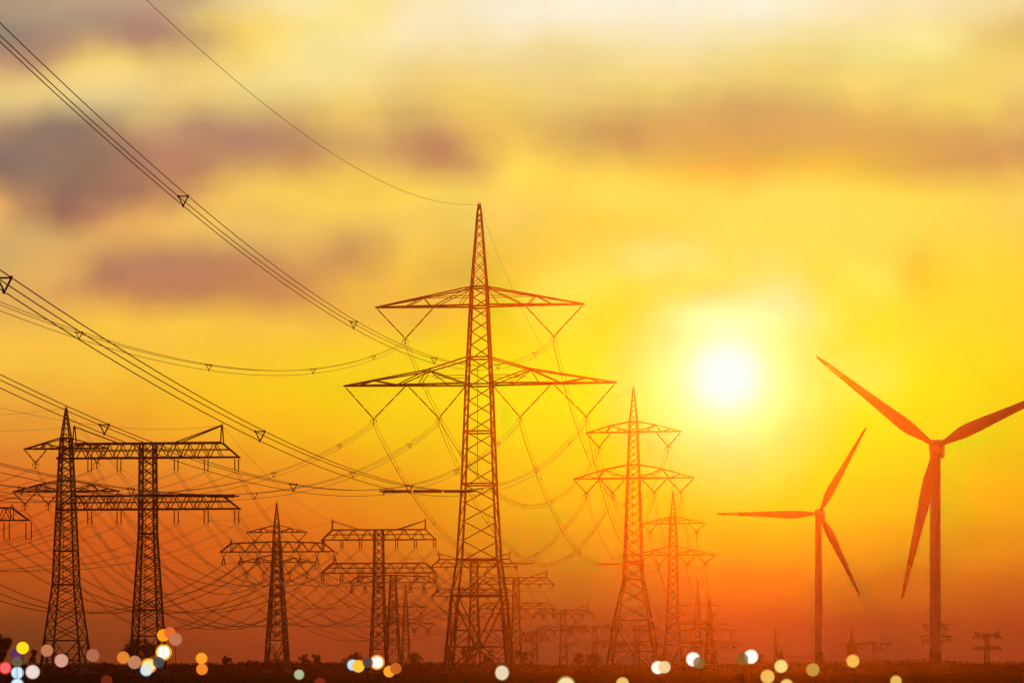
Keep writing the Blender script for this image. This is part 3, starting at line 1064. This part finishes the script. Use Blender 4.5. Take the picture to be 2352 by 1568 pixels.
NTH = ['first', 'second', 'third', 'fourth', 'fifth', 'sixth']
SHIFT_G = (-24.0, -190.0, -1.0)
SHORT = {'G': 'large left T pylon', 'H': 'mid-sized T pylon', 'L': 'T pylon behind the tallest', 'M': 'next T pylon',
         'N': 'small far T pylon', 'T': 'edge pylon', 'J2': 'wide single-armed pylon', 'J3': 'smaller single-armed pylon', 'J4': 'tiny single-armed pylon'}
for k, p in PY['G'].items():
    q = tuple(p[i] + SHIFT_G[i] for i in range(3))
    if isinstance(k, tuple):
        cable(p, q, 8.5, '%s %s cable from left, large left T pylon to left edge' % (NTH[k[1]], k[0]), 'cables leaving the left edge', DUO, 0.016)
    else:
        cable(p, q, 6, 'thin wire from the %s horn of the large left T pylon to the left edge' % k.split()[1],
              'thin top wires between pylon tips', r=0.015, name='earth_wire')
for a, b, sg, w, r in (('G', 'H', 9.5, DUO, 0.028), ('H', 'L', 4.5, DUO, 0.028), ('L', 'M', 2.0, None, 0.034), ('M', 'N', 2.0, None, 0.034),
                       ('T', 'J2', 8.5, DUO, 0.028), ('J2', 'J3', 4.5, None, 0.034), ('J3', 'J4', 3.0, None, 0.034)):
    for k in PY[a]:
        if isinstance(k, tuple):
            cable(PY[a][k], PY[b][k], sg, '%s %s cable from left, %s to %s' % (NTH[k[1]], k[0], SHORT[a], SHORT[b]),
                  'cables between the T-shaped pylons' if len(a) == 1 and a != 'T' else 'cables between single-armed pylons', w or ((0, 0),), r)
        elif k in PY[b]:
            cable(PY[a][k], PY[b][k], sg * .65, 'thin wire, %s horn of %s to %s' % (k.split()[1], SHORT[a], SHORT[b]),
                  'thin top wires between pylon tips', r=0.016, name='earth_wire')


def interphase(a0, b0, sa, a1, b1, sb, t, label, r):
    """a long rigid insulator that keeps two neighbouring cables apart"""
    def pt(a, b, s):
        return tuple(a[k] + (b[k] - a[k]) * t - (4 * s * t * (1 - t) if k == 2 else 0) for k in range(3))
    p, q = pt(a0, b0, sa), pt(a1, b1, sb)
    R = tag(empty('spacer_insulator', p), label, 'insulator', 'rigid insulators between two cables')
    e = tuple(q[k] - p[k] for k in range(3))
    m = MB()
    n = 3
    for i in range(n):
        f0, f1 = 0.03 + i * 0.94 / n + 0.008, 0.03 + (i + 1) * 0.94 / n - 0.008
        m.tube([tuple(e[k] * f for k in range(3)) for f in (f0, f0 + .01, f1 - .01, f1)], [r * .6, r, r, r * .6], 8)
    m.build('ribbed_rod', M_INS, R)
    for f0, f1 in ((0, .04), (.96, 1.0)):
        c = MB()
        c.tube([tuple(e[k] * f for k in range(3)) for f in (f0, f1)], r * .5, 6)
        c.build('end_fitting', M_STEEL, R)


def eA(k):
    return PY['A'][k], ENDS[k][0], ENDS[k][1]


interphase(*eA('outer lower left'), *eA('inner lower left'), 0.327, 'thick dark rod insulator between two cables above the left T pylon\'s lower arm', 0.15)
interphase(*eA('inner lower right'), *eA('outer lower right'), 0.317, 'thick red rod insulator between two cables, ending at the tallest pylon', 0.14)
for a, b, t, txt in (('outer lower left', 'inner lower left', 0.52, 'lower left'), ('inner lower right', 'outer lower right', 0.55, 'lower right')):
    interphase(PY['A'][a], PY['B'][a], 15.5, PY['A'][b], PY['B'][b], 15.5, t,
               'thin red rod insulator between the %s cables right of the tallest pylon' % txt, 0.09)

# ------------------------------------------------------------------ wind turbines


def turbine(hubx, huby, D, towx, tw_top, tw_bot, Rn, tips, yaw, label, blade_w, bands):
    s = D / FPX
    base = HOR + CAMZ / s
    R = empty('wind_turbine', ((towx - 1176) * s, D, 0))
    tag(R, label, 'wind turbine', 'white three-bladed wind turbines')
    hz = (base - huby) * s
    hx = (hubx - towx) * s
    # tower
    t = MB()
    n, m = 36, 24
    zt = hz - 4 * s
    vs, fs, mi = [], [], []
    for i in range(n + 1):
        z = zt * i / n
        r = (tw_bot + (tw_top - tw_bot) * (i / n) ** 0.85) / 2 * s
        for j in range(m):
            vs.append((r * cos(2 * pi * j / m), r * sin(2 * pi * j / m), z))
    for i in range(n):
        for j in range(m):
            fs.append((i * m + j, i * m + (j + 1) % m, (i + 1) * m + (j + 1) % m, (i + 1) * m + j))
    t.v, t.f = vs, fs
    t.mi = [1 if i * zt / n < (base - 1500) * s else 0 for i in range(n) for j in range(m)]
    t.smooth = True
    t.build('tower', [M_BLADE, M_GREEN], R)
    fl = MB()
    fl.tube([(0, 0, -0.1), (0, 0, 0.35)], tw_bot * .62 * s, 20)
    fl.build('foundation', M_CONC, R)
    # rotor axis points towards the viewer and to the left
    ax = (-sin(yaw), -cos(yaw), 0)
    side = (cos(yaw), -sin(yaw), 0)
    hub = (hx, ax[1] * 16 * s, hz)

    def pos(along, sd, up):
        return (hub[0] + ax[0] * along + side[0] * sd, hub[1] + ax[1] * along + side[1] * sd, hub[2] + up)
    k = Rn / 350.0 * s
    nb = MB()
    secs = [(-14, 11, 13, 0), (-20, 15, 17, 0), (-46, 16, 19, -2), (-84, 15, 18, -3), (-94, 11, 13, -4)]
    for al, w, h, dz in secs:
        for j in range(16):
            q = 2 * pi * j / 16
            cx_, cz_ = cos(q), sin(q)
            e = 0.45
            nb.v.append(pos(al * k, w * k * math.copysign(abs(cx_) ** e, cx_), h * k * math.copysign(abs(cz_) ** e, cz_) + dz * k))
    for i in range(len(secs) - 1):
        for j in range(16):
            nb.f.append((i * 16 + j, i * 16 + (j + 1) % 16, (i + 1) * 16 + (j + 1) % 16, (i + 1) * 16 + j))
    nb.f.append(tuple(range(16)))
    nb.f.append(tuple(range(64 + 15, 63, -1)))
    nb.mi = [0] * len(nb.f)
    nb.smooth = False
    nb.build('nacelle', M_BLADE, R)
    h = MB()
    prof = [(14, 0.5), (12.5, 6), (9, 11), (3, 14.5), (-6, 15.5), (-13, 15)]
    for al, rr in prof:
        for j in range(18):
            q = 2 * pi * j / 18
            h.v.append(pos(al * k, rr * k * cos(q), rr * k * sin(q)))
    for i in range(len(prof) - 1):
        for j in range(18):
            h.f.append((i * 18 + j, (i + 1) * 18 + j, (i + 1) * 18 + (j + 1) % 18, i * 18 + (j + 1) % 18))
    h.f.append(tuple(range(18)))
    h.f.append(tuple(range(5 * 18 + 17, 5 * 18 - 1, -1)))
    h.mi = [0] * len(h.f)
    h.smooth = True
    h.build('hub', M_BLADE, R)
    for a in tips:
        # the tip seen at (tipx, tipy) lies in the yawed rotor plane
        u_, v_ = (a[0] - 1176) / FPX, (HOR - a[1]) / FPX
        wx, wy = hub[0] + (towx - 1176) * s, hub[1] + D
        sd_ = (u_ * wy - wx) / (cos(yaw) + u_ * sin(yaw))
        up_ = v_ * (wy - sin(yaw) * sd_) + CAMZ - hub[2]
        th = atan2(up_, sd_)
        Rpx = hypot(sd_, up_) / s
        ru = (cos(th), sin(th))
        cu = (-sin(th), cos(th))
        b = MB()
        st = [(0.03, .42, 1.0), (0.07, .42, 1.0), (0.13, .66, .6), (0.19, .93, .36), (0.25, 1.0, .28), (0.34, .92, .24), (0.46, .76, .21), (0.58, .62, .2),
              (0.68, .52, .2), (0.78, .43, .2), (0.86, .35, .2), (0.90, .31, .2), (0.95, .24, .2), (0.985, .15, .25), (1.0, .04, .5)]
        m = 14
        for f, c, th_ in st:
            tw = radians(16) * (1 - f) ** 1.5
            for j in range(m):
                q = 2 * pi * j / m
                u = cos(q) * c * blade_w * s * .5 + (c - .42) * blade_w * s * .16 * (1 if f > .07 else 0)
                w = sin(q) * c * th_ * blade_w * s * .5
                uu, ww = u * cos(tw) - w * sin(tw), u * sin(tw) + w * cos(tw)
                rr = f * Rpx * s
                b.v.append(pos(ww, ru[0] * rr + cu[0] * uu, ru[1] * rr + cu[1] * uu))
        for i in range(len(st) - 1):
            fm = (st[i][0] + st[i + 1][0]) / 2
            for j in range(m):
                b.f.append((i * m + j, i * m + (j + 1) % m, (i + 1) * m + (j + 1) % m, (i + 1) * m + j))
                b.mi.append(1 if any(l < fm < u_ for l, u_ in bands) else 0)
        b.f.append(tuple(range(m - 1, -1, -1)))
        b.f.append(tuple(range((len(st) - 1) * m, len(st) * m)))
        b.mi += [0, 1]
        b.smooth = True
        b.build('blade', [M_BLADE, M_RED], R)


turbine(2146, 1026, 410, 2148, 24, 28, 362, ((1873, 818), (2463, 877), (2072, 1377)), radians(14),
        'larger wind turbine at the right edge, one blade reaching out of the picture', 30, [(.68, .78), (.90, 1.1)])
turbine(1879, 1180, 345, 1880, 14.5, 19, 234, ((1645, 1180), (1989, 980), (1977, 1369)), radians(12),
        'smaller wind turbine left of the larger one, one blade pointing level to the left', 19, [(.68, .78), (.90, 1.1)])

# ------------------------------------------------------------------ trees, hedge, far buildings
rnd = random.Random(7)


def leaves(mb, c, r, n, size):
    for _ in range(n):
        while True:
            p = [rnd.uniform(-1, 1) for _ in range(3)]
            d2 = sum(k * k for k in p)
            if d2 < 1:
                break
        q = d2 ** 0.15
        x, y, z = (c[i] + p[i] * r[i] * q for i in range(3))
        a, b = rnd.uniform(0, 2 * pi), rnd.uniform(-.9, .9)
        e1 = (cos(a) * size, sin(a) * size, b * size * .6)
        e2 = (-sin(a) * size * b, cos(a) * size * b, size * rnd.uniform(.5, 1.1))
        mb.add([(x - e1[0], y - e1[1], z - e1[2]), (x + e2[0] * .6, y + e2[1] * .6, z - e2[2] * .6), (x + e1[0], y + e1[1], z + e1[2]), (x - e2[0] * .6, y - e2[1] * .6, z + e2[2] * .6)],
               [(0, 1, 2, 3)])


def tree(px, D, ytop, wpx, label, name='tree', cat='tree', low=0.25, dens=1.0, group='trees along the horizon'):
    s = D / FPX
    base = HOR + CAMZ / s
    H = (base - ytop) * s
    Wd = wpx * s / 2
    R = tag(empty(name, ((px - 1176) * s, D, 0), rnd.uniform(0, 6)), label, cat, group)
    R.rotation_euler = (0, 0, 0)
    t = MB()
    top = H * .7
    t.tube([(0, 0, -.1), (.02 * H, 0, H * .3), (-.01 * H, .02 * H, top)], [H * .03, H * .022, H * .006], 7)
    crown = MB()
    nl = 9 if name == 'tree' else 6
    for i in range(nl):
        a = 2 * pi * i / nl + rnd.uniform(-.4, .4)
        z0 = H * rnd.uniform(low * .8, .55)
        rr = Wd * rnd.uniform(.45, .8)
        z1 = H * rnd.uniform(max(low, .35), .86)
        e = (cos(a) * rr, sin(a) * rr, z1)
        t.tube([(0, 0, z0), (e[0] * .5, e[1] * .5, (z0 + z1) / 2 + H * .03), e], [H * .012, H * .008, H * .003], 5)
        k = rnd.uniform(.28, .45)
        leaves(crown, e, (Wd * k, Wd * k, H * rnd.uniform(.10, .16)), int(90 * dens), max(.12, H * .028))
    for _ in range(6):
        leaves(crown, (rnd.uniform(-.35, .35) * Wd, rnd.uniform(-.35, .35) * Wd, H * rnd.uniform(max(low, .4), .88)), (Wd * .45, Wd * .45, H * .11), int(80 * dens), max(.12, H * .028))
    # twigs breaking the outline
    for _ in range(26):
        a = rnd.uniform(0, 2 * pi)
        f = rnd.uniform(.2, .95)
        z = H * rnd.uniform(.55, .9)
        p = (cos(a) * Wd * f * .7, sin(a) * Wd * f * .7, z)
        q = (p[0] * 1.25, p[1] * 1.25, z + H * rnd.uniform(.05, .12))
        t.tube([p, q], [H * .004, H * .0015], 3)
    t.build('trunk', M_BARK, R)
    crown.build('crown', M_LEAF, R)


tree(4, 330, 1447, 44, 'dark bushy tree cut by the left picture edge', dens=1.3, low=.12)
tree(300, 330, 1453, 58, 'broad bare-looking dark tree behind the foot of the large T-shaped pylon', dens=.8)
tree(340, 335, 1462, 46, 'lower dark tree right behind the large T-shaped pylon legs', dens=.8)
BUSH = [(40, 1490, 30, 'low dark bush right of the tree at the left edge'), (76, 1486, 22, 'round dark bush left of the spired left pylon foot'),
        (520, 1503, 26, 'flat bush left of the wide single-armed pylon foot'), (700, 1499, 30, 'bush just right of the wide single-armed pylon foot'),
        (728, 1497, 24, 'dark bush in the gap between wide single-armed and mid-sized T pylons'), (812, 1490, 50, 'wide bush left of the mid-sized T pylon foot'),
        (955, 1496, 34, 'bush beneath the faint small spired pylon'), (1030, 1480, 22, 'upright slim tree beside the left leg of the tallest pylon'),
        (1075, 1478, 40, 'shaggy bush between the legs of the tallest pylon'), (1120, 1484, 36, 'lower bush under the right half of the tallest pylon'),
        (1200, 1487, 60, 'broad bush right of the tallest pylon foot'), (1328, 1494, 34, 'round bush left of the tiny T pylon beside pale legs'),
        (1362, 1499, 60, 'long low bush sloping right below the tiny T pylon'), (1525, 1498, 24, 'bush at the right foot of the pale pylon'),
        (1575, 1503, 30, 'low bush right of the smaller hazy pylon foot'), (1640, 1489, 20, 'pointed bush at the foot of the tiny dark pylon'),
        (1710, 1497, 22, 'small bush right of the tiny dark pylon'), (1790, 1490, 26, 'dark bush beside the far chimney'), (1745, 1500, 34, 'flat bush left of the far chimney')]
for i, (px, yt, w, lb) in enumerate(BUSH):
    tree(px, 378 + (i * 37) % 30, yt, w, lb, 'bush', 'bush', .05, .75, 'bushes along the horizon')

hedge = MB()
ph = [rnd.uniform(0, 6.28) for _ in range(8)]
HEDGE_Y = 388.0


def hh(x):
    return 1.56 + .20 * sin(x * .07 + ph[0]) + .13 * sin(x * .19 + ph[1]) + .10 * sin(x * .47 + ph[2]) + .08 * sin(x * 1.1 + ph[3])


x = -180.0
while x < 180:
    h = hh(x) * (1.0 if x < 40 else 1.12)
    for _ in range(13):
        leaves(hedge, (x + rnd.uniform(-.4, .4), HEDGE_Y + rnd.uniform(-2.5, 2.5), rnd.uniform(.1, .93) * h), (.55, .7, .22), 3, .15)
    x += .30
# the woody core of the hedge
core = []
nx = 300
for i in range(nx + 1):
    xx = -172 + 344 * i / nx
    h = hh(xx) * .8
    core += [(xx, HEDGE_Y - 1.7, 0), (xx, HEDGE_Y - 1, h), (xx, HEDGE_Y + 1, h * .97), (xx, HEDGE_Y + 1.7, 0)]
fs = []
for i in range(nx):
    for k in range(3):
        fs.append((i * 4 + k, (i + 1) * 4 + k, (i + 1) * 4 + k + 1, i * 4 + k + 1))
fs += [(0, 1, 2, 3), tuple(nx * 4 + k for k in (3, 2, 1, 0))]
hedge.add(core, fs)
tag(hedge.build('far_hedge', M_LEAF), 'dark far line of hedge and scrub along the whole horizon', 'hedge', None, 'stuff')

# chimney
s = 424 / FPX
c = tag(empty('chimney', ((1781 - 1176) * s, 424, 0)), 'slim far factory chimney between the pylon row and the smaller wind turbine', 'chimney')
m = MB()
m.tube([(0, 0, 0), (0, 0, 60 * s), (0, 0, 92 * s)], [3.4 * s, 2.7 * s, 2.4 * s], 14)
m.build('shaft', M_BRICK, c)
m = MB()
m.tube([(0, 0, 92 * s), (0, 0, 94 * s)], 3.0 * s, 14)
m.build('rim', M_BRICK, c)
m = MB()
m.tube([(2.6 * s, -2 * s, 0), (2.6 * s, -2 * s, 66 * s)], 1.1 * s, 8)
m.build('side_pipe', M_BRICK, c)
# spired tower
c = tag(empty('spired_tower', ((1955 - 1176) * s, 424, 0)), 'far square tower with shoulders and a needle spire between the two wind turbines', 'tower')
m = MB()
m.box((0, 0, 28 * s), (18 * s, 18 * s, 56 * s))
m.box((0, 0, 57 * s), (23 * s, 23 * s, 4 * s))
m.build('shaft', M_BRICK, c)
m = MB()
for z0, z1, w0, w1 in ((59, 68, 10, 6), (68, 107, 3.6, .4)):
    m.add([(i * w0 * s, j * w0 * s, z0 * s) for i, j in ((-1, -1), (1, -1), (1, 1), (-1, 1))] + [(i * w1 * s, j * w1 * s, z1 * s) for i, j in ((-1, -1), (1, -1), (1, 1), (-1, 1))],
          [(0, 3, 2, 1), (4, 5, 6, 7), (0, 1, 5, 4), (1, 2, 6, 5), (2, 3, 7, 6), (3, 0, 4, 7)])
m.build('spire', M_BRICK, c)
for sd in (-1, 1):
    m = MB()
    m.bar((sd * 10 * s, -9 * s, 0), (sd * 10 * s, -9 * s, 60 * s), 2.0 * s)
    m.build('buttress', M_BRICK, c)

# ------------------------------------------------------------------ out-of-focus lights, their blur discs made as glowing spheres on added posts
#        x     y    r   colour           bulb colour        opacity  label
BLUR_LIGHTS = [
    (52, 1487, 14, (250, 212, 25), None, .95, 'bright yellow round light above the dim purple one at far left'),
    (37, 1500, 13, (92, 45, 92), None, .75, 'dim purple round light overlapping the bright yellow one'),
    (40, 1519, 12, (95, 90, 70), None, .6, 'dull grey-olive round light below the purple one'),
    (12, 1533, 14, (235, 55, 45), (250, 110, 110), .95, 'red round light at the left picture edge'),
    (40, 1544, 14, (165, 195, 215), (200, 224, 236), .95, 'pale blue-white round light between the red and warm grey ones'),
    (75, 1542, 16, (195, 172, 160), (222, 206, 198), .95, 'warm grey-white round light right of the pale blue one'),
    (40, 1572, 15, (150, 185, 205), (210, 235, 245), .95, 'blue-white round light half cut by the bottom edge at left'),
    (108, 1493, 14, (190, 118, 82), None, .6, 'faint tan round light at the left leg of the spired left pylon'),
    (141, 1516, 15, (205, 150, 132), None, .92, 'pinkish tan round light between the legs of the spired left pylon'),
    (213, 1504, 15, (165, 100, 75), None, .75, 'dim brown round light right of the spired left pylon foot'),
    (245, 1562, 13, (105, 35, 20), None, .7, 'dark red round light near the bottom edge, below the brown one'),
    (283, 1509, 14, (218, 125, 45), None, .92, 'orange round light left of the large T pylon foot'),
    (309, 1520, 15, (185, 122, 88), None, .85, 'dull tan round light touching the orange one by the large T pylon'),
    (375, 1458, 14, (245, 150, 30), None, .95, 'amber round light highest beside the large T pylon leg'),
    (390, 1452, 13, (222, 98, 42), None, .8, 'reddish orange round light just behind the highest amber one'),
    (403, 1467, 15, (185, 112, 78), None, .7, 'faint tan round light lower right of the reddish orange one'),
    (376, 1497, 18, (252, 180, 45), (255, 253, 245), .95, 'big white round light with yellow rim beside the large T pylon'),
    (342, 1528, 17, (250, 175, 30), (248, 225, 165), .95, 'golden round light with cream middle under the large T pylon'),
    (336, 1538, 14, (75, 170, 205), (245, 222, 180), .95, 'blue-rimmed cream round light below the golden one'),
    (364, 1520, 13, (65, 72, 76), None, .65, 'dim slate blue round light right of the golden one'),
    (463, 1511, 13, (242, 152, 42), None, .92, 'orange round light, upper of a stacked pair right of the large T pylon'),
    (464, 1536, 13, (232, 128, 38), None, .92, 'darker orange round light, lower of the stacked pair'),
    (687, 1548, 12, (105, 125, 85), (175, 185, 145), .9, 'grey-green round light alone below the wide single-armed pylon'),
    (735, 1568, 13, (120, 35, 18), None, .8, 'dark red round light cut by the bottom edge near the grey-green one'),
    (810, 1526, 13, (85, 170, 215), (225, 215, 205), .95, 'light blue round light with pale middle left of the mid-sized T pylon'),
    (823, 1529, 14, (250, 188, 50), None, .92, 'yellow round light overlapping the light blue one'),
    (845, 1521, 12, (68, 62, 62), None, .65, 'dim grey round light between the yellow one and the big white one'),
    (866, 1520, 17, (248, 150, 40), (255, 253, 240), .95, 'big white round light with orange rim at the mid-sized T pylon foot'),
    (894, 1541, 13, (245, 155, 40), None, .95, 'orange round light below right of the big orange-rimmed white one'),
    (909, 1534, 13, (185, 92, 28), None, .85, 'brownish orange round light behind the orange one'),
    (1153, 1544, 17, (110, 95, 50), (240, 226, 190), .95, 'large cream oval light beneath the right leg of the tallest pylon'),
    (1300, 1576, 22, (160, 140, 70), (240, 224, 180), .95, 'cream light mostly cut by the bottom edge right of the large cream oval'),
    (1430, 1569, 15, (200, 160, 75), (216, 180, 100), .95, 'gold light half cut by the bottom edge left of the pale pylon'),
    (1511, 1532, 15, (222, 205, 170), (246, 236, 215), .97, 'white round light, left of an overlapping pair at the pale pylon foot'),
    (1526, 1531, 14, (225, 196, 140), None, .85, 'cream tan round light, right of the overlapping pair at the pale pylon foot'),
    (1592, 1513, 16, (240, 225, 195), (248, 240, 222), .97, 'bright cream white round light below the tiny dark pylon'),
    (1606, 1521, 14, (125, 92, 42), None, .6, 'dim olive round light tucked behind the bright cream white one'),
    (1725, 1507, 16, (245, 225, 190), (252, 242, 222), .97, 'bright cream round light left of the smaller wind turbine, beside the chimney'),
    (1705, 1513, 14, (115, 82, 38), None, .6, 'dim olive round light half hidden left of the bright cream one'),
    (1794, 1529, 15, (222, 186, 100), (230, 196, 118), .95, 'pale gold round light right below the bright cream one'),
    (1763, 1553, 16, (205, 160, 68), (214, 170, 84), .95, 'gold round light near the bottom edge left of the pale gold one'),
    (1807, 1573, 15, (190, 160, 80), (215, 188, 110), .95, 'gold light just peeping over the bottom edge below the pale gold one'),
    (1867, 1537, 15, (185, 138, 55), None, .92, 'brownish gold round light left below the smaller wind turbine foot'),
    (1959, 1517, 15, (205, 150, 55), (218, 172, 78), .95, 'gold round light between the two wind turbines'),
    (2058, 1563, 13, (190, 150, 60), (208, 172, 88), .95, 'gold round light low left of the larger wind turbine foot'),
]
for i, (px, py, r, col, blur_core, op, lb) in enumerate(BLUR_LIGHTS):
    D = 62 + (i * 17) % 23
    s = D / FPX
    p = at(px, py, D)
    R = tag(empty('blurred_light', (p[0], p[1], 0)), lb, 'lamp', 'blurred round lights built as glowing spheres')
    z = p[2]
    oval = 1.08 if r > 16.5 and px > 1100 else 1.0
    gl = MB()
    gl.sphere((0, 0, z), r * s * 1.04, 40, 24, oval)
    gl.smooth = True
    gl.build('blur_shell', glow_material('blur_shell_glow', col, 1.7 if blur_core else 1.1, .30 if blur_core else .42 * op), R)
    bb = MB()
    fr = (.80 if max(col) - min(col) > 150 else .88) if blur_core else .95
    bb.sphere((0, 0, z), r * s * fr, 36, 20, oval)
    bb.smooth = True
    bb.build('blur_core', glow_material('blur_core_glow', blur_core or col, (1.45 if sum(blur_core) > 690 else 1.15) if blur_core else 1.15, 1.0 if blur_core else min(1.0, op * 1.03)), R)
    po = MB()
    po.tube([(0, 0, -.1), (0, 0, z - r * s * .98)], .006, 6)
    po.box((0, 0, .03), (.12, .12, .08))
    po.build('post', M_POST, R)  # support added to carry the glowing sphere

# ------------------------------------------------------------------ haze
hz = MB()
hz.box((0, 207, 35), (900, 494, 72))
vm = bpy.data.materials.new('evening_haze')
vm.use_nodes = True
N = Nodes(vm.node_tree)
out = N.n('ShaderNodeOutputMaterial')
pv = N.n('ShaderNodeVolumePrincipled')
pv.inputs['Color'].default_value = (1.0, 0.26, 0.008, 1)
pv.inputs['Density'].default_value = 1.45e-4
pv.inputs['Anisotropy'].default_value = 0.95
N.put(out.inputs['Volume'], pv.outputs[0])
tag(hz.build('haze', vm), kind='stuff')
